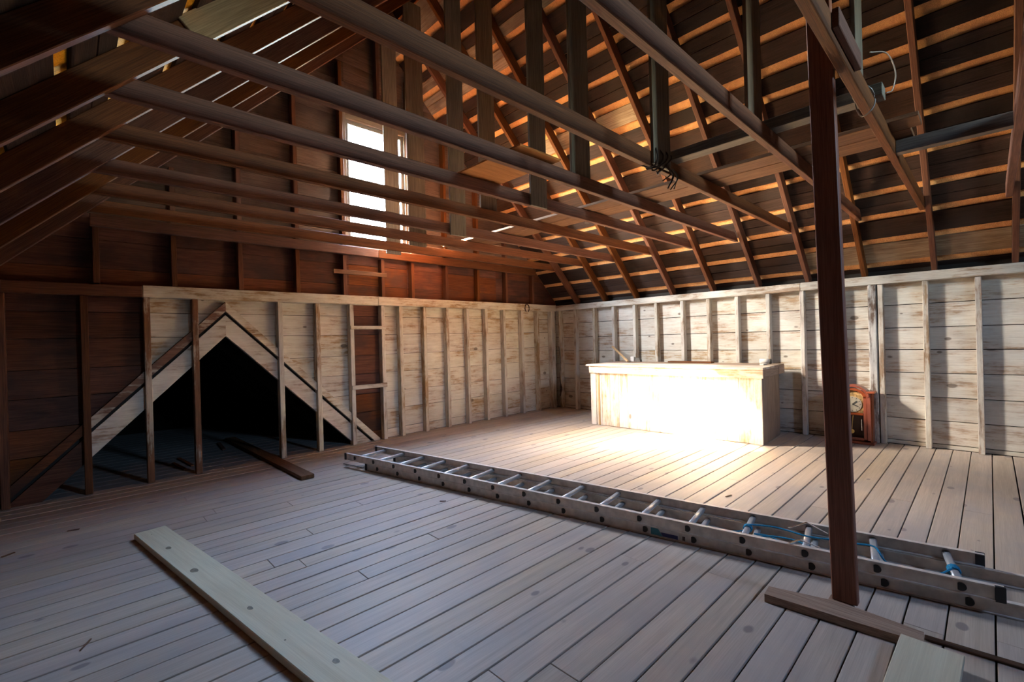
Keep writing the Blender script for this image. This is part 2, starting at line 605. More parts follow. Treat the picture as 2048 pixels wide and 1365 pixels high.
studs_a = [(-0.42, 'rafter'), (0.14, 'rafter'), (0.63, 'worn_stud'), (1.06, 'worn_stud'), (1.96, 'white_stud'), (2.43, 'white_stud'),
           (2.90, 'white_stud'), (3.38, 'white_stud'), (3.68, 'white_stud'), (4.11, 'white_stud'), (4.55, 'white_stud'), (4.98, 'white_stud'),
           (5.40, 'white_stud'), (5.84, 'white_stud'), (6.31, 'white_stud'), (6.75, 'white_stud'), (7.20, 'white_stud')]
ZTOPA = 1.975
for x, mt in studs_a:
    w = 0.058 if x != 7.20 else 0.12
    boxw('stud', x - w / 2, x + w / 2, YA, YA + 0.10, 0.0, ZTOPA, mt, wall_front, 'z', 0.005)
# lower boards in rows
rows_a = [0.0, 0.131, 0.426, 0.691, 0.981, 1.252, 1.55, 1.815, 2.03]
for r in range(len(rows_a) - 1):
    z0, z1 = rows_a[r] + 0.003, rows_a[r + 1] - 0.003
    # bare boards left of the first painted stud, painted ones right of it, a bare bay between two studs
    segs = [(XL - 0.10, 0.63, 'red')]
    xs = [0.63]
    pool = [1.96, 2.43]
    if r % 2:
        xs.append(random.choice(pool))
    xs.append(2.90)
    for a, b in zip(xs, xs[1:]):
        segs.append((a, b, 'white'))
    segs.append((2.90, 3.38, 'red'))
    xs = [3.38]
    q = random.choice((4.11, 4.55, 4.98))
    xs.append(q)
    if r in (0, 3, 5):
        xs.append(random.choice((5.84, 6.31)))
    xs.append(XB + 0.10)
    for a, b in zip(xs, xs[1:]):
        segs.append((a, b, 'white'))
    for a, b, mt in segs:
        p = [(a + 0.0015, z0), (b - 0.0015, z0), (b - 0.0015, z1), (a + 0.0015, z1)]
        dy = random.uniform(-0.003, 0.001)
        pieces = cut_wing(p, 1.86) if a < 3.3 else [p]
        for q in pieces:
            panel('wall_board', q, YB0 + dy, YB1, mt, wall_front)
# framing boards of the triangular opening
for sgn, xend in ((-1, 1.79), (1, 1.93)):
    def dline(t0, t1, zz0, zz1):
        return [(AX + sgn * t0, zz0 - t0), (AX + sgn * t1, zz0 - t1), (AX + sgn * t1, zz1 - t1), (AX + sgn * t0, zz1 - t0)]
    parts = [(0.0, xend, 1.955, 1.845, YA + 0.03, YA + 0.10, 'white_stud' if sgn > 0 else 'worn_stud'),
             (0.0, 1.80, 1.845, 1.80, YA + 0.10, YA + 0.13, 'sub'),  # near-black filler strip, painted as the shade of an open gap
             (0.0, 1.80, 1.80, AZ, YA + 0.055, YA + 0.13, 'white_stud')]
    for t0, t1, za, zb, ya, yb, mt in parts:
        if sgn < 0 and mt != 'sub':
            cutx = AX - 0.15
            q1 = clip(dline(t0, t1, za, zb), -1, 0, -0.14)
            q2 = clip(dline(t0, t1, za, zb), 1, 0, 0.14)
            panel('sloping_board', clip(q1, 0, -1, 0.0), ya, yb, mt, wall_front)
            panel('sloping_board', clip(q2, 0, -1, 0.0), ya, yb, 'red', wall_front)
        else:
            panel('sloping_board', clip(dline(t0, t1, za, zb), 0, -1, 0.0), ya, yb, mt, wall_front)
# wall plate
boxw('top_plate', XL, 0.597, YA - 0.02, YA + 0.10, ZTOPA, ZP, 'rafter', wall_front, 'x', 0.006)
boxw('top_plate', 0.600, 3.30, YA - 0.02, YA + 0.10, ZTOPA, ZP + 0.012, 'white_stud', wall_front, 'x', 0.006)
boxw('top_plate', 3.302, XB, YA - 0.02, YA + 0.10, ZTOPA, ZP + 0.012, 'white_stud', wall_front, 'x', 0.006)
# girt above it
boxw('girt', 0.20, 3.30, YA - 0.07, YA + 0.0, 2.665, 2.785, 'tie', wall_front, 'x', 0.005)
boxw('girt', 3.302, 6.65, YA - 0.07, YA + 0.0, 2.665, 2.785, 'rafter', wall_front, 'x', 0.005)
# upper studs
for x in (0.24, 0.88, 1.53, 2.19, 2.82, 3.40, 3.91, 4.56, 5.24, 5.92, 6.64):
    boxw('stud', x - 0.026, x + 0.026, YA, YA + 0.10, ZP + 0.012, 2.665, 'rafter', wall_front, 'z', 0.004)
    top = min(DR - x, DL + x) + 0.02
    if x == 3.40:
        boxw('stud', x - 0.026, x + 0.026, YA, YA + 0.10, WIN[3] + 0.14, top, 'rafter', wall_front, 'z', 0.004)
    elif top > 2.85:
        boxw('stud', x - 0.026, x + 0.026, YA, YA + 0.10, 2.665, top, 'rafter' if x > 2 else 'tie', wall_front, 'z', 0.004)
# upper boards
z = 2.03
r = 0
while z < 6.1:
    h = random.choice((0.235, 0.265, 0.29))
    z0, z1 = z + 0.002, z + h - 0.002
    xs = [XL - 0.3]
    q = random.choice((0.88, 1.53, 2.19))
    xs.append(q)
    if r % 2:
        xs.append(random.choice((4.56, 5.24, 5.92)))
    xs.append(XB + 0.3)
    for a, b in zip(xs, xs[1:]):
        p = [(a + 0.001, z0), (b - 0.001, z0), (b - 0.001, z1), (a + 0.001, z1)]
        p = gable_outline(p, 0.135)
        if len(p) < 3:
            continue
        qs = cut_rect([p], WIN)
        for s in SLIT:
            qs = cut_rect(qs, s)
        dy = random.uniform(-0.003, 0.0)
        for q in qs:
            panel('wall_board', q, YB0 + dy, YB1, 'red' if z < 2.75 else 'gable', wall_front)
    z += h
    r += 1
# climbing cleats nailed across two studs
for za, zb, xa, xb, mt in ((1.625, 1.675, 2.87, 3.41, 'white_stud'), (0.775, 0.835, 2.87, 3.41, 'white_stud'), (2.395, 2.455, 2.65, 3.45, 'plank_brown')):
    boxw('cleat', xa, xb, YA - 0.024, YA, za, zb, mt, wall_front, 'x', 0.004)

# front window
win = structure(empty('window_1', (3.39, YA + 0.1, WIN[2])), 'tall narrow gable window full of bright daylight', 'window')
fx0, fx1, fz0, fz1 = WIN
boxw('casing', fx0 - 0.085, fx0, YA + 0.075, YA + 0.10, fz0 - 0.06, fz1 + 0.09, 'hanger_warm', win, 'z')
boxw('casing', fx1, fx1 + 0.085, YA + 0.075, YA + 0.10, fz0 - 0.06, fz1 + 0.09, 'hanger_warm', win, 'z')
boxw('casing', fx0, fx1, YA + 0.075, YA + 0.10, fz1, fz1 + 0.09, 'hanger_warm', win, 'x')
boxw('sill', fx0 - 0.085, fx1 + 0.085, YA + 0.04, YA + 0.10, fz0 - 0.06, fz0 - 0.015, 'hanger_warm', win, 'x')
for a, b, c, d in ((fx0, fx0 + 0.05, fz0, fz1), (fx1 - 0.05, fx1, fz0, fz1)):
    boxw('sash_stile', a, b, YA + 0.105, YA + 0.14, c, d, 'hanger', win, 'z')
for c, d in ((fz0, fz0 + 0.06), (fz1 - 0.05, fz1)):
    boxw('sash_rail', fx0 + 0.05, fx1 - 0.05, YA + 0.105, YA + 0.14, c, d, 'hanger', win, 'x')
boxw('pane', fx0 + 0.05, fx1 - 0.05, YA + 0.120, YA + 0.124, fz0 + 0.06, fz1 - 0.05, 'glass', win, 'x', 0)

# ================================================================== SIDE WING BEHIND THE OPENING
bm = bmesh.new()
wl = 1.78
for sgn in (-1, 1):
    p = [(AX, AZ + 0.05), (AX + sgn * wl, AZ + 0.05 - wl), (AX + sgn * (wl + 0.16), AZ + 0.05 - wl), (AX, AZ + 0.21)]
    slab_xz(bm, p, YA + 0.132, 10.3)
wing_roof = structure(mesh_obj('ceiling_wing', bm, 'wing_shade'), 'dark sloping roof of the low wing beyond the triangular opening', 'ceiling')
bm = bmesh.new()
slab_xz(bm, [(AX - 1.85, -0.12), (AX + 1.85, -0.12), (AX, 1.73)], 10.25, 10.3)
structure(mesh_obj('wall_wing', bm, 'wing_shade'), 'dark end wall deep inside the low triangular wing', 'wall')
for yr in (6.95, 7.75, 8.55, 9.35):
    for sgn in (-1, 1):
        n = Vector((sgn, 0, 1)).normalized()
        a = Vector((AX, yr, AZ + 0.05)) - n * 0.05
        b = Vector((AX + sgn * 1.56, yr, AZ + 0.05 - 1.56)) - n * 0.05
        bar('rafter', a, b, 0.05, 0.09, n, 'wing_shade', wing_roof)

# ================================================================== RIGHT WALL
bm = bmesh.new()
slab_xz(bm, [(XB + 0.126, -0.1), (XB + 0.16, -0.1), (XB + 0.16, ZP + 0.1), (XB + 0.126, ZP + 0.1)], YR - 0.1, YA + 0.13)
wall_right = structure(mesh_obj('wall_right', bm, 'sub'), 'low knee wall of whitewashed planks and studs under the right roof slope', 'wall')
for y in (6.13, 5.74, 5.28, 4.84, 4.40, 3.98, 3.51, 3.08, 2.65, 2.22, 1.79, 1.36, 0.94, 0.52, 0.08, -0.36, -0.80, -1.24, -1.68, -2.12, -2.56, -3.0):
    boxw('stud', XB, XB + 0.10, y - 0.027, y + 0.027, 0.0, 1.985, 'white_stud', wall_right, 'z', 0.005)
boxw('weathered_post', XB - 0.015, XB + 0.10, 0.975, 1.062, 0.0, 1.985, 'weathered', wall_right, 'z', 0.010)
rows_b = [0.0, 0.051, 0.327, 0.603, 0.888, 1.168, 1.436, 1.72, 2.03]
for r in range(len(rows_b) - 1):
    z0, z1 = rows_b[r] + 0.004, rows_b[r + 1] - 0.004
    ys = [YR]
    ys.append(random.choice((-0.80, -1.24)))
    ys.append(random.choice((2.22, 1.79, 2.65, 3.08)))
    if r % 2:
        ys.append(random.choice((4.40, 4.84)))
    ys.append(YA + 0.10)
    for a, b in zip(ys, ys[1:]):
        dx = random.uniform(-0.003, 0.002)
        boxw('wall_board', XB + 0.10 + dx, XB + 0.125, a + 0.0015, b - 0.0015, z0, z1, 'white', wall_right, 'y', 0.003)
boxw('top_plate', XB - 0.02, XB + 0.10, 1.80, YA, 1.985, ZP, 'white_stud', wall_right, 'y', 0.006)
boxw('top_plate', XB - 0.02, XB + 0.10, YR, 1.797, 1.985, ZP + 0.004, 'white_stud', wall_right, 'y', 0.006)

# ================================================================== LEFT AND REAR WALLS (outside the picture)
bm = bmesh.new()
slab_xz(bm, [(XL - 0.16, -0.1), (XL - 0.126, -0.1), (XL - 0.126, ZP + 0.1), (XL - 0.16, ZP + 0.1)], YR - 0.1, YA + 0.13)
wall_left = structure(mesh_obj('wall_left', bm, 'sub'), 'low knee wall of bare brown planks under the left roof slope', 'wall')
for k in range(20):
    y = 5.8 - 0.47 * k
    boxw('stud', XL - 0.10, XL, y - 0.027, y + 0.027, 0.0, 1.985, 'rafter', wall_left, 'z', 0.005)
for r in range(len(rows_b) - 1):
    for a, b in ((YR, 1.2), (1.2, YA + 0.10)):
        boxw('wall_board', XL - 0.125, XL - 0.10, a + 0.0015, b - 0.0015, rows_b[r] + 0.003, rows_b[r + 1] - 0.003, 'red', wall_left, 'y', 0.003)
boxw('top_plate', XL - 0.10, XL + 0.02, YR, YA, 1.985, ZP, 'rafter', wall_left, 'y', 0.006)

bm = bmesh.new()
up = [gable_outline([(XL - 0.3, -0.1), (XB + 0.3, -0.1), (XB + 0.3, 6.6), (XL - 0.3, 6.6)], 0.165)]
for p in cut_rect(up, RWIN):
    slab_xz(bm, p, YR - 0.06, YR)
wall_rear = structure(mesh_obj('wall_rear', bm, 'gable'), 'rear gable wall of brown planks behind the viewpoint', 'wall')
win2 = structure(empty('window_2', ((RWIN[0] + RWIN[1]) / 2, YR, RWIN[2])), 'wide rear gable window behind the viewpoint', 'window')
for a, b in ((RWIN[0], RWIN[0] + 0.06), (RWIN[1] - 0.06, RWIN[1]), ((RWIN[0] + RWIN[1]) / 2 - 0.04, (RWIN[0] + RWIN[1]) / 2 + 0.04)):
    boxw('sash_stile', a, b, YR - 0.05, YR - 0.01, RWIN[2], RWIN[3], 'hanger', win2, 'z')
for c, d in ((RWIN[2], RWIN[2] + 0.06), (RWIN[3] - 0.06, RWIN[3])):
    boxw('sash_rail', RWIN[0] + 0.06, RWIN[1] - 0.06, YR - 0.05, YR - 0.01, c, d, 'hanger', win2, 'x')
boxw('pane', RWIN[0] + 0.06, RWIN[1] - 0.06, YR - 0.032, YR - 0.028, RWIN[2] + 0.06, RWIN[3] - 0.06, 'glass', win2, 'x', 0)

# ================================================================== ROOF
RD = 0.135          # rafter depth
ys0, ys1 = YR - 0.08, YA + 0.13


def slope_pt(side, t, d):
    """t metres down the slope from the ridge, d metres out from the rafter undersides."""
    n = Vector((side, 0, 1)).normalized()
    dn = Vector((side, 0, -1)).normalized()
    return Vector((XC, 0, DR - XC)) + dn * t + n * d, dn, n


SL = (XB - XC) * S2 + 0.16
roofs = {}
for side, nm, lab in ((1, 'ceiling_right', 'right roof slope of dark boards with orange shingles showing in the gaps'),
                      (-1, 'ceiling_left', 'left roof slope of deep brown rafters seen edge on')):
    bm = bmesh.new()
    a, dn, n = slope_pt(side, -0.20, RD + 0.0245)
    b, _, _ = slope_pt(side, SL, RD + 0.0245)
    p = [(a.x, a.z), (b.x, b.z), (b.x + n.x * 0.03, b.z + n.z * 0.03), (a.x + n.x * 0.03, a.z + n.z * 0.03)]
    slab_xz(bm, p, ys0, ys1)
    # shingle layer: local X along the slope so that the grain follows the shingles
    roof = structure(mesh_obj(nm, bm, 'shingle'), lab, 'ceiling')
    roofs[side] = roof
    for yk in RAFT_Y:
        a, dn, n = slope_pt(side, 0.03, RD / 2)
        b, _, _ = slope_pt(side, SL - 0.10, RD / 2)
        o = Vector((0, yk + 0.025, 0))
        bar('rafter', a + o, b + o, 0.05, RD, n, 'rafter', roof, 0.004)
    # skip sheathing
    t = 0.0
    k = 0
    gapz = [2.322, 2.579, 2.823, 3.055, 3.33, 3.611, 3.842, 4.068, 4.271, 4.50, 4.74, 4.98, 5.21, 5.44, 5.67, 5.88]
    ts = [(5.95 + 0.19 - z) * S2 + 0.0 for z in gapz[::-1]]
    ts = [0.0] + ts + [SL]
    for i in range(len(ts) - 1):
        g = random.uniform(0.075, 0.11)
        t0, t1 = ts[i] + (g / 2 if i else -0.1), ts[i + 1] - (g / 2 if i < len(ts) - 2 else 0)
        cuts = [ys0]
        c1 = random.choice(RAFT_Y[3:8]) + 0.025
        cuts.append(c1)
        if random.random() < 0.7:
            cuts.append(random.choice(RAFT_Y[9:12]) + 0.025)
        cuts.append(YA + 0.10)
        for c0, c2 in zip(cuts, cuts[1:]):
            subs = [(t0, t1)]
            if random.random() < 0.45:
                tm = t0 + (t1 - t0) * random.uniform(0.4, 0.6)
                subs = [(t0, tm - 0.003), (tm + 0.003, t1)]
            for ta, tb in subs:
                p0, dn, n = slope_pt(side, (ta + tb) / 2, RD + 0.0125 + random.uniform(-0.001, 0.002))
                pale = side == 1 and ((c0 > 2.5 and (ta + tb) / 2 < 3.2 and random.random() < 0.34) or random.random() < 0.03)  # paler boards by the window: its light put into their colour
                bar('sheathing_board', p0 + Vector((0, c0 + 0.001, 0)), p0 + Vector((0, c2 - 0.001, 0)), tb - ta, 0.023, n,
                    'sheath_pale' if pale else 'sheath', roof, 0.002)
# ridge board
boxw('ridge_board', XC - 0.014, XC + 0.014, ys0, YA + 0.10, DR - XC - 0.03, DR - XC + 0.14, 'rafter', roofs[1], 'y')
# pale board nailed to the side of one left rafter
p0, dn, n = slope_pt(-1, 3.05, RD / 2)
o = Vector((0, RAFT_Y[9] - 0.0105, 0))
bar('sister_board', p0 - dn * 1.05 + o, p0 + dn * 1.0 + o, 0.15, 0.02, (0, 1, 0), 'ply_pale', roofs[-1])

# ================================================================== TIE BEAMS AND WHAT HANGS FROM THEM
TZ0, TZ1 = 2.70, 2.815
ordinals = ['nearest the gable wall', 'second from the gable wall', 'third from the gable wall', 'fourth from the gable wall',
            'fifth from the gable wall', 'sixth from the gable wall', 'seventh from the gable wall', 'eighth from the gable wall',
            'ninth from the gable wall, beside the square post', 'at the right edge of the picture']
tie_y = []
for i, yk in enumerate(RAFT_Y[::-1][:10]):
    y0 = (5.712, 5.052, 4.387, 3.702, 3.04, 2.40, 1.742, 1.018, 0.461, -0.178)[i]
    poly = [(0.0, TZ0), (7.2, TZ0), (7.2, TZ1), (0.0, TZ1)]
    poly = clip(poly, 1, 1, DR + 0.06)
    poly = clip(poly, -1, 1, DL + 0.06)
    dz = random.uniform(-0.012, 0.012)
    poly = [(x, z_ + dz) for x, z_ in poly]
    o = panel('tie_beam', poly, y0, y0 + 0.047, 'tie')
    tie_y.append(y0)
    tag(o, 'brown tie beam spanning the attic, ' + ordinals[i], 'beam', 'tie beams across the attic')
    o.modifiers.new('edge', 'BEVEL').width = 0.004
# hangers: (tie index, x0, x1, bottom, side: -1 near face, +1 far face, material)
hang = [(0, 3.215, 3.44, 2.66, 1, 'hanger'), (1, 3.17, 3.43, 2.66, 1, 'hanger_warm'), (2, 3.27, 3.50, 2.67, -1, 'hanger'), (3, 3.22, 3.45, 2.78, 1, 'hanger_warm'),
        (4, 3.22, 3.45, 2.70, -1, 'hanger'), (5, 3.135, 3.395, 2.74, 1, 'hanger'), (6, 3.18, 3.44, 2.71, -1, 'hanger'),
        (7, 3.23, 3.49, 2.74, 1, 'hanger_warm'), (8, 3.31, 3.52, 2.77, 1, 'hanger')]
hl = ['seen against the bright window', 'second from the gable window', 'third from the gable window, lower end below its beam',
      'fourth from the gable window', 'fifth from the gable window, ending on its beam', 'sixth from the gable window',
      'its foot lashed to the beam with wire', 'eighth from the gable window, left of the square post', 'brightly lit on its face right of the square post']
for (i, x0, x1, zb, s, mt), lb in zip(hang, hl):
    yt = tie_y[i]
    ya = yt - 0.028 if s < 0 else yt + 0.047
    o = boxw('hanger_board', x0, x1, ya, ya + 0.026, zb, 5.80, mt, None, 'z', 0.003)
    tag(o, 'grey hanger board, ' + lb, 'board', 'hanger boards below the ridge')

# planks lying on the beams
for (xa, xb, ya, yb, mt, lb) in ((4.06, 4.28, 0.30, 5.62, 'plank_brown', 'long brown plank lying on the beams, nearer the hanger boards'),
                                 (4.29, 4.55, 0.36, 5.50, 'plank_brown', 'long brown plank lying on the beams, nearer the right roof slope')):
    tag(boxw('loose_plank', xa, xb, ya, yb, TZ1 + 0.012, TZ1 + 0.04, mt, None, 'y'), lb, 'plank', 'planks lying on the tie beams')
tag(boxw('brace_board', 3.53, 3.65, 0.42, 1.80, TZ1 + 0.012, TZ1 + 0.085, 'hanger', None, 'y'), 'dark grey brace lying between the hanger boards on two beams', 'board')
tag(boxw('stub_beam', 4.44, 4.52, -1.9, tie_y[8] - 0.001, 2.722, 2.815, 'plank_dark', None, 'y'), 'blue-grey beam butting into the side of the ninth tie beam', 'beam')
tag(boxw('plywood_panel', 2.40, 2.86, tie_y[5] - 0.06, tie_y[4] + 0.07, TZ1 + 0.013, TZ1 + 0.028, 'ply', None, 'x'), 'small orange plywood panel laid across two tie beams', 'panel')
tag(boxw('splice_board', 2.45, 2.95, tie_y[8] - 0.03, tie_y[8] - 0.001, 2.75, 2.835, 'tie', None, 'x'), 'short grey splice board nailed beside the ninth beam', 'board')

# lashing of wire round the foot of one hanger and of another
yt = tie_y[6]
bm = bmesh.new()
for k in range(4):
    x = 3.20 + 0.06 * k
    pts = []
    for j in range(17):
        a = 2 * math.pi * j / 16
        pts.append((x + 0.03 * math.sin(a * 2 + k) + 0.05 * math.sin(a), yt + 0.012 + 0.058 * math.cos(a), 2.765 + 0.085 * math.sin(a) + random.uniform(-.01, .01)))
    tube(bm, curve_pts(pts, 2), 0.006, 6)
for k in range(5):
    x = 3.22 + random.uniform(0, 0.24)
    tube(bm, curve_pts([(x, yt - 0.04, 2.72), (x + 0.04, yt - 0.06, 2.66), (x + random.uniform(-.06, .08), yt - 0.04, 2.60 - random.uniform(0, .06))], 4), 0.005, 5)
tag(mesh_obj('wire_lashing', bm, 'wire', None, None, True), 'tangle of dark wire lashed round a hanger foot and beam', 'wire')
yt = tie_y[8]
bm = bmesh.new()
tube(bm, curve_pts([(3.28, yt - 0.02, 2.98), (3.50, yt - 0.07, 3.04), (3.66, yt - 0.09, 2.98), (3.70, yt - 0.07, 2.90), (3.62, yt - 0.05, 2.86)], 6), 0.0035, 6)
pts = [(3.40 + 0.02 * math.sin(j), yt + 0.024 + 0.045 * math.cos(j * math.pi / 8), 2.76 + 0.085 * math.sin(j * math.pi / 8)) for j in range(17)]
tube(bm, pts, 0.0035, 6)
tag(mesh_obj('wire_loop', bm, 'wire_pale', None, None, True), 'thin pale wire looped round the ninth beam under the bright hanger', 'wire')

# ================================================================== POST AND ITS FOOT
me_c = [Vector((2.83, 0.533, 0.042)), Vector((2.83, 0.60, 3.9))]
p = bar('support_post', me_c[0], me_c[1], 0.108, 0.05, (1, 0, 0), 'post', None, 0.004)
tag(p, 'square red-brown wooden post rising from a floor plank to the roof', 'post')
foot = empty('foot_plank', (2.72, 0.52, 0))
tag(foot, 'short scarred plank lying under the foot of the post', 'plank')
bm = bmesh.new()
prof = [(2.625, 0.850), (2.676, 0.222), (2.775, 0.230), (2.80, 0.50), (2.86, 0.50), (2.86, 0.60), (2.79, 0.60), (2.722, 0.858)]
a = [bm.verts.new((y_ - 0.52, 2.72 - x, 0.001)) for x, y_ in prof]
b = [bm.verts.new((y_ - 0.52, 2.72 - x, 0.041)) for x, y_ in prof]
bm.faces.new(a[::-1])
bm.faces.new(b)
for i in range(len(a)):
    bm.faces.new((a[i], a[(i + 1) % len(a)], b[(i + 1) % len(a)], b[i]))
mesh_obj('plank_body', bm, 'foot', foot, Matrix.Translation((2.72, 0.52, 0)) @ Matrix.Rotation(math.radians(90), 4, 'Z'))
thin = bar('thin_strip', (2.80, 0.23, 0.006), (2.84, -0.25, 0.006), 0.035, 0.010, (0, 0, 1), 'plank_brown', foot)

# ================================================================== COUNTER
cang = -math.atan2(0.11, 2.58)
C0 = Vector((6.175, 4.56, 0))
ct = empty('counter', C0, 0)
tag(ct, 'long whitewashed plank counter standing in sunlight before the right wall', 'counter')
cu = Vector((0.11, -2.58, 0)).normalized()      # along the front, towards the viewer's right
cn = Vector((-cu.y, cu.x, 0))                   # into the counter, towards the wall
if cn.x < 0:
    cn = -cn
Lc, Dc = 2.56, 0.80


def cp(s, d, z):
    return C0 + cu * s + cn * d + Vector((0, 0, z))


def cbar(name, s0, s1, d0, d1, z0, z1, mat, axis):
    if axis == 'z':
        return bar(name, cp((s0 + s1) / 2, (d0 + d1) / 2, z0), cp((s0 + s1) / 2, (d0 + d1) / 2, z1), s1 - s0, d1 - d0, cn, mat, ct, 0.003)
    if axis == 's':
        return bar(name, cp(s0, (d0 + d1) / 2, (z0 + z1) / 2), cp(s1, (d0 + d1) / 2, (z0 + z1) / 2), d1 - d0, z1 - z0, (0, 0, 1), mat, ct, 0.003)
    return bar(name, cp((s0 + s1) / 2, d0, (z0 + z1) / 2), cp((s0 + s1) / 2, d1, (z0 + z1) / 2), s1 - s0, z1 - z0, (0, 0, 1), mat, ct, 0.003)


s = 0.20
while s < Lc - 0.20:
    w = random.choice((0.155, 0.175, 0.20))
    e = min(s + w, Lc - 0.10)
    if Lc - 0.10 - e < 0.08:
        e = Lc - 0.10
    cbar('front_plank', s, e - 0.003, 0.012, 0.034, 0.004, 0.86, 'counter', 'z')
    s = e
cbar('front_stile', 0.0, 0.10, 0.0, 0.024, 0.002, 0.87, 'counter', 'z')
cbar('inner_strip', 0.135, 0.165, 0.004, 0.03, 0.002, 0.84, 'strip', 'z')
cbar('inner_strip', 0.102, 0.133, 0.012, 0.034, 0.002, 0.85, 'counter', 'z')
cbar('inner_strip', 0.167, 0.198, 0.012, 0.034, 0.002, 0.85, 'counter', 'z')
cbar('front_stile', Lc - 0.098, Lc, 0.0, 0.024, 0.002, 0.87, 'counter', 'z')
d = 0.026
for w in (0.20, 0.19, 0.20, 0.185):
    cbar('end_plank', Lc - 0.024, Lc - 0.002, d + 0.002, d + w - 0.002, 0.003, 0.86, 'counter_end', 'z')
    d += w
cbar('back_leg', Lc - 0.08, Lc - 0.02, d + 0.045, d + 0.095, 0.0, 0.94, 'counter_end', 'z')
d = 0.026
for w in (0.20, 0.19, 0.20, 0.185):
    cbar('end_plank', 0.002, 0.024, d + 0.002, d + w - 0.002, 0.003, 0.86, 'counter_end', 'z')
    d += w
cbar('fascia', -0.012, Lc + 0.024, -0.024, -0.001, 0.845, 0.955, 'counter', 's')
cbar('end_fascia', Lc + 0.001, Lc + 0.024, 0.0, 0.70, 0.850, 0.955, 'counter_end', 'd')
cbar('end_fascia', Lc + 0.001, Lc + 0.028, 0.70, 0.98, 0.850, 0.962, 'counter_end', 'd')
d = -0.04
for k, w in enumerate((0.27, 0.25, 0.26, 0.23)):
    cbar('top_plank', -0.06 + 0.01 * (k % 2), Lc + 0.03, d, d + w - 0.003, 0.956, 0.982, 'counter' if k < 2 else 'counter_end', 's')
    d += w
cbar('rear_rail', 0.0, Lc, 0.93, 0.96, 0.86, 0.955, 'counter_end', 's')
cbar('back_leg', 0.02, 0.08, d - 0.09, d - 0.04, 0.0, 0.955, 'counter_end', 'z')

# things on the counter
ZT = 0.984
st = bar('tool_handle', (6.80, 4.24, ZT + 0.019), (7.255, 4.84, ZT + 0.26), 0.036, 0.024, (0, 0, 1), 'strip', None, 0.008)
tag(st, 'slanting wooden handle leaning from the counter against the wall', 'handle')
blk = boxw('wood_block', 7.02, 7.09, 4.26, 4.33, ZT, ZT + 0.085, 'bone', None, 'z', 0.006)
tag(blk, 'small pale block standing on the counter', 'block')
bm = bmesh.new()
pr = [(0.055 * math.cos(a), 0.075 * math.sin(a)) for a in [math.pi * k / 10 for k in range(11)]]
va = [bm.verts.new((-0.03, y_, z_)) for y_, z_ in pr]
vb = [bm.verts.new((0.03, y_, z_)) for y_, z_ in pr]
bm.faces.new(va)
bm.faces.new(vb[::-1])
for i in range(11):
    bm.faces.new((va[i], vb[i], vb[(i + 1) % 11], va[(i + 1) % 11]))
sdl = mesh_obj('half_round_piece', bm, 'hanger', None, Matrix.Translation((7.06, 4.20, ZT)))  # plain half-round solid in the grey board colour
tag(sdl, 'grey half-round piece beside the pale block on the counter', 'scrap')
tag(boxw('flat_board', 6.98, 7.10, 2.92, 3.62, ZT, ZT + 0.022, 'rafter', None, 'y'), 'flat reddish board lying along the back of the counter', 'board')
tin = empty('small_tin', (7.05, 2.16, ZT))
tag(tin, 'small white tin with a black end on the right of the counter', 'tin')
bm = bmesh.new()
tube(bm, [(7.04, 2.26, ZT + 0.036), (7.05, 2.14, ZT + 0.036)], 0.036, 14)
mesh_obj('tin_body', bm, 'bone', tin, None, True)
bm = bmesh.new()
tube(bm, [(7.05, 2.14, ZT + 0.036), (7.051, 2.118, ZT + 0.036)], 0.0365, 14)
mesh_obj('tin_end', bm, 'dark_obj', tin, None, True)
tag(boxw('wood_scrap', 6.74, 6.90, 2.12, 2.17, ZT, ZT + 0.018, 'bone', None, 'x'), 'thin pale strip on the right end of the counter', 'scrap')

# ================================================================== CLOCK
CY, CX = 1.22, 7.115
ck = empty('pendulum_clock', (CX + 0.06, CY, 0))
tag(ck, 'orange-red wooden pendulum clock with arched top standing on the floor', 'clock')


def extr_yz(name, prof, x0, x1, mat, holes=None, parent=ck):
    bm = bmesh.new()
    va = [bm.verts.new((x0, y_, z_)) for y_, z_ in prof]
    vb = [bm.verts.new((x1, y_, z_)) for y_, z_ in prof]
    bm.faces.new(va)
    bm.faces.new(vb[::-1])
    n = len(prof)
    for i in range(n):
        bm.faces.new((va[i], vb[i], vb[(i + 1) % n], va[(i + 1) % n]))
    return mesh_obj(name, bm, mat, parent)


def arch_ring(name, r0, r1, zc, x0, x1, mat, a0=0.0, a1=math.pi, n=16, sq=1.0):
    bm = bmesh.new()
    q = []
    for k in range(n + 1):
        a = a0 + (a1 - a0) * k / n
        c_, s_ = math.cos(a), math.sin(a) * sq
        q.append([bm.verts.new((x, CY + r * c_, zc + r * s_)) for x, r in ((x0, r0), (x0, r1), (x1, r1), (x1, r0))])
    for k in range(n):
        for j in range(4):
            bm.faces.new((q[k][j], q[k][(j + 1) % 4], q[k + 1][(j + 1) % 4], q[k + 1][j]))
    bm.faces.new(q[0])
    bm.faces.new(q[-1][::-1])
    return mesh_obj(name, bm, mat, ck)


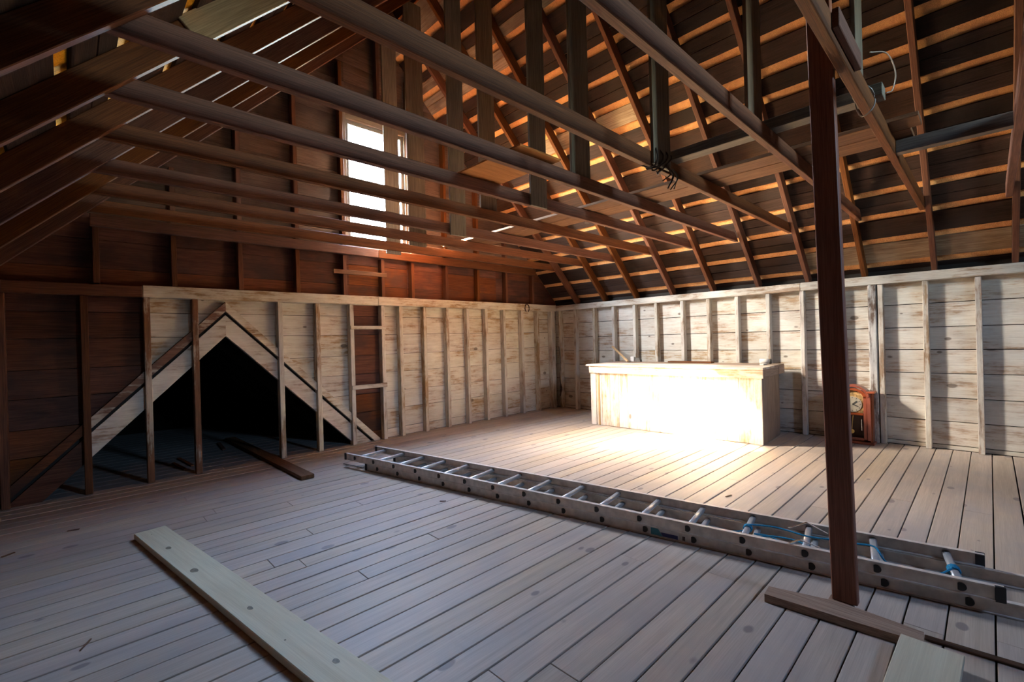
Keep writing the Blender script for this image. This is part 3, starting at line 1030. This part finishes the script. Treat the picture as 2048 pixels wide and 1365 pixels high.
hw = 0.19
for sg in (-1, 1):
    boxw('side_panel', CX, CX + 0.13, CY + sg * hw - 0.012, CY + sg * hw + 0.012, 0.03, 0.635, 'clock', ck, 'z', 0.002)
    boxw('front_column', CX - 0.018, CX, CY + sg * (hw - 0.020) - 0.020, CY + sg * (hw - 0.020) + 0.020, 0.05, 0.635, 'clock', ck, 'z', 0.004)
    boxw('door_stile', CX - 0.010, CX + 0.005, CY + sg * 0.131 - 0.018, CY + sg * 0.131 + 0.018, 0.06, 0.60, 'clock', ck, 'z', 0.003)
    boxw('cornice', CX - 0.035, CX + 0.135, CY + (sg * 0.19) - 0.042, CY + (sg * 0.19) + 0.042, 0.636, 0.660, 'clock', ck, 'y', 0.006)
boxw('clock_back', CX + 0.10, CX + 0.128, CY - hw, CY + hw, 0.03, 0.66, 'backing', ck, 'z', 0)
boxw('base', CX - 0.03, CX + 0.135, CY - hw - 0.03, CY + hw + 0.03, 0.0, 0.03, 'clock', ck, 'y', 0.006)
boxw('door_rail', CX - 0.010, CX + 0.005, CY - 0.113, CY + 0.113, 0.045, 0.075, 'clock', ck, 'y', 0.003)
boxw('door_rail', CX - 0.010, CX + 0.005, CY - 0.113, CY + 0.113, 0.355, 0.385, 'clock', ck, 'y', 0.003)
arch_ring('door_arch', 0.113, 0.149, 0.575, CX - 0.010, CX + 0.005, 'clock', sq=0.82)
arch_ring('crown_moulding', 0.146, 0.176, 0.595, CX - 0.030, CX + 0.13, 'clock', sq=0.80)
dprof = [(CY + 0.113, 0.386), (CY + 0.113, 0.575)] + [(CY + 0.113 * math.cos(math.pi * k / 14), 0.575 + 0.093 * math.sin(math.pi * k / 14)) for k in range(1, 14)] + [(CY - 0.113, 0.575), (CY - 0.113, 0.386)]
dial = extr_yz('dial_plate', dprof, CX + 0.02, CX + 0.026, 'dial_orn')
bm = bmesh.new()
tube(bm, [(CX + 0.019, CY, 0.49), (CX + 0.013, CY, 0.49)], 0.098, 32)
mesh_obj('dial', bm, 'dial', ck)
for k in range(12):
    a = 2 * math.pi * k / 12
    c_, s_ = math.sin(a), math.cos(a)
    bar('hour_mark', (CX + 0.0115, CY + c_ * 0.076, 0.49 + s_ * 0.076), (CX + 0.0115, CY + c_ * 0.090, 0.49 + s_ * 0.090), 0.006, 0.002, (1, 0, 0), 'rubber', ck, 0)
bar('clock_hand', (CX + 0.009, CY, 0.49), (CX + 0.009, CY - 0.062, 0.462), 0.010, 0.002, (1, 0, 0), 'rubber', ck, 0)
bar('clock_hand', (CX + 0.007, CY, 0.49), (CX + 0.007, CY - 0.045, 0.53), 0.010, 0.002, (1, 0, 0), 'rubber', ck, 0)
bar('chime_rod', (CX + 0.05, CY - 0.085, 0.16), (CX + 0.05, CY - 0.085, 0.30), 0.010, 0.008, (1, 0, 0), 'silver', ck, 0.002)
bar('pendulum_rod', (CX + 0.05, CY + 0.02, 0.15), (CX + 0.05, CY, 0.36), 0.006, 0.006, (1, 0, 0), 'brass', ck, 0.001)
bm = bmesh.new()
tube(bm, [(CX + 0.055, CY + 0.02, 0.14), (CX + 0.045, CY + 0.02, 0.14)], 0.028, 24)
mesh_obj('pendulum_bob', bm, 'brass', ck)

# ================================================================== LADDER
LO = Vector((2.314, 5.242, 0))
lu = Vector((0.93, -5.273, 0)).normalized()
ln = Vector((-lu.y, lu.x, 0))
lad = empty('extension_ladder', LO)
tag(lad, 'aluminium extension ladder lying flat across the floor with blue rope', 'ladder')
LW = 0.43


def lp(s, d, z):
    return LO + lu * s + ln * d + Vector((0, 0, z))


def rail(s0, s1, d, z0, inward, h=0.074):
    """I-section rail: web with a lip outside and a wider flange inside."""
    bm = bmesh.new()
    o, i_ = -0.006 * inward, 0.024 * inward
    w = 0.0022
    prof = [(o, 0), (i_, 0), (i_, 0.004), (w * inward, 0.005), (w * inward, h - 0.005), (i_, h - 0.004), (i_, h), (o, h), (o, h - 0.006),
            (-w * inward, h - 0.009), (-w * inward, 0.009), (o, 0.006)]
    va = [bm.verts.new(lp(s0, d + a_, z0 + b_)) for a_, b_ in prof]
    vb = [bm.verts.new(lp(s1, d + a_, z0 + b_)) for a_, b_ in prof]
    bm.faces.new(va)
    bm.faces.new(vb[::-1])
    n = len(prof)
    for k in range(n):
        bm.faces.new((va[k], vb[k], vb[(k + 1) % n], va[(k + 1) % n]))
    return mesh_obj('rail', bm, 'alu_dirty', lad)


def rung(s, z, d0, d1):
    bm = bmesh.new()
    prof = []
    for k in range(12):
        a = 2 * math.pi * k / 12
        prof.append((0.019 * math.cos(a), min(0.014, 0.019 * math.sin(a))))
    va = [bm.verts.new(lp(s + a_, d0, z + b_)) for a_, b_ in prof]
    vb = [bm.verts.new(lp(s + a_, d1, z + b_)) for a_, b_ in prof]
    bm.faces.new(va)
    bm.faces.new(vb[::-1])
    for k in range(12):
        bm.faces.new((va[k], vb[k], vb[(k + 1) % 12], va[(k + 1) % 12]))
    return mesh_obj('rung', bm, 'alu', lad, None, True)


def cap(s, d, z, out, r_parent):
    bm = bmesh.new()
    prof = []
    for k in range(14):
        a = 2 * math.pi * k / 14
        prof.append((max(-0.013, 0.021 * math.cos(a)), 0.021 * math.sin(a)))
    va = [bm.verts.new(lp(s + a_, d + out * 0.0015, z + b_)) for a_, b_ in prof]
    vb = [bm.verts.new(lp(s + a_, d + out * 0.0075, z + b_)) for a_, b_ in prof]
    bm.faces.new(va)
    bm.faces.new(vb[::-1])
    for k in range(14):
        bm.faces.new((va[k], vb[k], vb[(k + 1) % 14], va[(k + 1) % 14]))
    return mesh_obj('rung_end', bm, 'hole', r_parent)


for s0, s1, z0, first, d0, d1 in ((0.345, 5.95, 0.001, 0.554, 0.025, LW - 0.005), (0.0, 5.354, 0.079, 0.189, 0.0, LW)):
    ra = rail(s0, s1, d0, z0, 1)
    rb = rail(s0, s1, d1, z0, -1)
    k = 0
    while first + 0.334 * k < s1 - 0.1:
        ss = first + 0.334 * k
        rung(ss, z0 + 0.037, d0 + 0.003, d1 - 0.003)
        cap(ss, d0, z0 + 0.037, -1, ra)
        cap(ss, d1, z0 + 0.037, 1, rb)
        k += 1
    for dd in (d0, d1):
        for e in ((s0, s1) if z0 > 0.01 else (s0,)):
            c0, c1 = (e - 0.004, e + 0.035) if e == s0 else (e - 0.035, e + 0.004)
            bar('end_cap', lp(c0, dd, z0 + 0.037), lp(c1, dd, z0 + 0.037), 0.014, 0.078, (0, 0, 1), 'rubber', lad, 0.002)
# rung lock strips
bar('lock_strip', lp(4.43, 0.245, 0.158), lp(4.525, 0.35, 0.178), 0.012, 0.003, (0, 0, 1), 'silver', lad, 0)
bar('lock_strip', lp(4.525, 0.35, 0.178), lp(4.636, 0.294, 0.15), 0.008, 0.003, (0, 0, 1), 'alu_dirty', lad, 0)
bar('lock_strip', lp(4.454, -0.004, 0.158), lp(4.507, 0.06, 0.168), 0.014, 0.004, (0, 0, 1), 'silver', lad, 0)
bar('lock_strip', lp(4.507, 0.06, 0.168), lp(4.607, 0.04, 0.152), 0.010, 0.003, (0, 0, 1), 'alu', lad, 0)
# rope
zr = 0.079 + 0.037 + 0.022
rA, rB, rC = 0.189 + 0.334 * 12, 0.189 + 0.334 * 14, 0.189 + 0.334 * 15


def rope(pts, r=0.0052):
    bm = bmesh.new()
    tube(bm, curve_pts(pts, 6), r, 7)
    return mesh_obj('rope', bm, 'rope', lad, None, True)


def wrap(s, d, turns=3):
    pts = []
    for k in range(turns * 10 + 1):
        a = 2 * math.pi * k / 10
        pts.append(lp(s + 0.024 * math.cos(a), d + 0.012 * k / 10, 0.116 + 0.023 * math.sin(a)))
    bm = bmesh.new()
    tube(bm, pts, 0.0052, 7)
    return mesh_obj('rope', bm, 'rope', lad, None, True)


wrap(rA, 0.20, 3)
wrap(rC, 0.17, 4)
rope([lp(rA, 0.225, zr), lp(4.36, 0.25, zr + 0.006), lp(rA + 0.334, 0.21, zr + 0.002), lp(4.65, 0.235, zr), lp(4.77, 0.245, zr), lp(rB, 0.25, zr + 0.002), lp(4.90, 0.18, zr - 0.03), lp(4.94, 0.11, 0.09)])
rope([lp(rA + 0.02, 0.07, 0.12), lp(4.26, 0.07, 0.125), lp(4.34, 0.13, 0.125), lp(4.43, 0.14, 0.128), lp(4.50, 0.13, 0.125), lp(4.58, 0.09, 0.115), lp(4.66, 0.06, 0.10), lp(4.80, 0.06, 0.06)])
rope([lp(4.94, 0.11, 0.09), lp(4.98, 0.07, 0.07), lp(5.03, 0.06, 0.09), lp(5.09, 0.08, 0.10), lp(rC - 0.05, 0.13, 0.115), lp(rC, 0.18, zr)])
rope([lp(4.96, 0.12, 0.06), lp(5.02, 0.09, 0.08), lp(5.08, 0.11, 0.09), lp(5.13, 0.10, 0.10), lp(rC - 0.04, 0.16, 0.10)])
rope([lp(4.24, 0.18, 0.10), lp(4.31, 0.22, 0.09), lp(4.40, 0.19, 0.08), lp(4.52, 0.16, 0.09), lp(4.62, 0.12, 0.08)])
rope([lp(0.6, 0.045, 0.105), lp(1.5, 0.05, 0.10), lp(2.2, 0.045, 0.105), lp(3.0, 0.06, 0.11), lp(rA - 0.2, 0.10, 0.11), lp(rA, 0.17, 0.115)], 0.0045)
# foot strip sticking out under the far end
bar('hook_strip', lp(-0.08, 0.03, 0.010), lp(0.40, 0.045, 0.010), 0.016, 0.004, (0, 0, 1), 'wire', lad, 0)
bar('hook_strip', lp(0.14, 0.04, 0.012), lp(0.33, 0.16, 0.014), 0.014, 0.004, (0, 0, 1), 'wire_pale', lad, 0)


def sticker(name, pts, mat, off):
    bm = bmesh.new()
    a = [bm.verts.new(lp(s_, 0.025 - 0.0022 - off, z_)) for s_, z_ in pts]
    b = [bm.verts.new(lp(s_, 0.025 - 0.0028 - off, z_)) for s_, z_ in pts]
    bm.faces.new(a)
    bm.faces.new(b[::-1])
    for k in range(len(a)):
        bm.faces.new((a[k], b[k], b[(k + 1) % len(a)], a[(k + 1) % len(a)]))
    mesh_obj(name, bm, mat, lad)


SK = 3.60
sticker('sticker', [(SK, 0.012), (SK + 0.20, 0.012), (SK + 0.20, 0.062), (SK, 0.062)], 'stick_white', 0.0)
sticker('sticker', [(SK + 0.004, 0.014), (SK + 0.088, 0.013), (SK + 0.056, 0.061), (SK + 0.004, 0.061)], 'stick_teal', 0.0008)
sticker('sticker', [(SK + 0.088, 0.014), (SK + 0.192, 0.014), (SK + 0.192, 0.040), (SK + 0.072, 0.040)], 'stick_navy', 0.0008)
sticker('sticker', [(SK + 0.222, 0.016), (SK + 0.240, 0.016), (SK + 0.240, 0.044), (SK + 0.222, 0.044)], 'backing', 0.0)

# ================================================================== LOOSE BOARDS ON THE FLOOR
o = bar('pine_plank', (0.435, 4.49, 0.022), (0.94, 0.95, 0.022), 0.196, 0.040, (0, 0, 1), 'new', None, 0.003)
for kx, ky, ra_, rb_ in ((0.483, 3.976, 0.026, 0.017), (0.544, 3.453, 0.034, 0.022), (0.67, 2.735, 0.022, 0.013), (0.817, 2.001, 0.020, 0.014), (0.71, 2.317, 0.006, 0.005), (0.431, 4.363, 0.006, 0.004)):
    bm = bmesh.new()
    va = [bm.verts.new((ra_ * (1 + 0.12 * math.sin(3 * a)) * math.cos(a), rb_ * (1 + 0.1 * math.cos(2 * a)) * math.sin(a), 0.0)) for a in [2 * math.pi * k / 16 for k in range(16)]]
    vb = [bm.verts.new((v.co.x, v.co.y, -0.003)) for v in va]
    bm.faces.new(va)
    bm.faces.new(vb[::-1])
    for k in range(16):
        bm.faces.new((va[k], vb[k], vb[(k + 1) % 16], va[(k + 1) % 16]))
    mesh_obj('knot', bm, 'knot', o, Matrix.Translation((kx, ky, 0.0424)) @ Matrix.Rotation(math.radians(-82), 4, 'Z'))
tag(o, 'long new pale pine plank lying in the left foreground', 'plank')
o = bar('pine_offcut', (2.648, 0.196, 0.053), (1.55, 0.235, 0.013), 0.206, 0.020, (0, 0, 1), 'new', None, 0.003)
tag(o, 'pale pine board resting its end on the scarred foot plank', 'board')
o = bar('dark_plank', (1.82, 5.05, 0.022), (1.78, 8.1, 0.022), 0.135, 0.040, (0, 0, 1), 'plank_brown', None, 0.003)
tag(o, 'dark brown plank reaching from the triangular opening onto the floor', 'plank')
bits = [((0.98, 6.58), (0.93, 7.05), 0.03, 0.012, 'dark stick lying just inside the opening behind the third stud'),
        ((1.07, 6.70), (1.02, 7.3), 0.035, 0.014, 'second dark stick lying inside the opening beside the first'),
        ((1.55, 7.4), (1.60, 7.95), 0.04, 0.015, 'dark stick deep in the opening left of the brown plank'),
        ((-0.02, 5.09), (0.05, 5.07), 0.014, 0.006, 'small dark wood splinter on the floor by the left opening'),
        ((-0.35, 4.80), (-0.29, 4.84), 0.016, 0.006, 'small dark wood splinter at the left edge of the floor'),
        ((0.02, 3.02), (0.06, 3.10), 0.008, 0.004, 'thin dark twig on the floor left of the long pine plank'),
        ((4.10, 1.62), (4.18, 1.60), 0.012, 0.005, 'small brown splinter on the floor beyond the ladder'),
        ((2.36, 3.42), (2.40, 3.38), 0.010, 0.005, 'tiny dark chip on the floor this side of the ladder')]
for p0, p1, w, t, lb in bits:
    o = bar('wood_splinter', (p0[0], p0[1], t / 2 + 0.001), (p1[0], p1[1], t / 2 + 0.001), w, t, (0, 0, 1), 'plank_brown' if w < .02 else 'rafter', None, 0.001)
    tag(o, lb, 'splinter')

# ================================================================== SMALL THINGS ON THE WALLS
hs = []
for k in range(15):
    a = math.radians(-62 + 304 * k / 14)
    hs.append((6.41 + 0.058 * math.cos(a), YA - 0.034, 2.02 + 0.078 * math.sin(a)))
o = tube_obj('horseshoe', hs, 0.011, 'iron', None, 7, False, 0.6)
tag(o, 'rusty horseshoe hanging on the plate near the corner', 'horseshoe')
o = tube_obj('hanging_strap', curve_pts([(7.235, 6.11, 1.25), (7.24, 6.09, 0.95), (7.23, 6.10, 0.66), (7.245, 6.09, 0.42), (7.23, 6.10, 0.24)], 5),
             [0.008] * 11 + [0.011] * 3 + [0.02, 0.03, 0.036, 0.03, 0.022, 0.02, 0.016], 'iron', None, 8, False, 0.7)
tag(o, 'dark strap with a heavy end hanging in the room corner', 'strap')
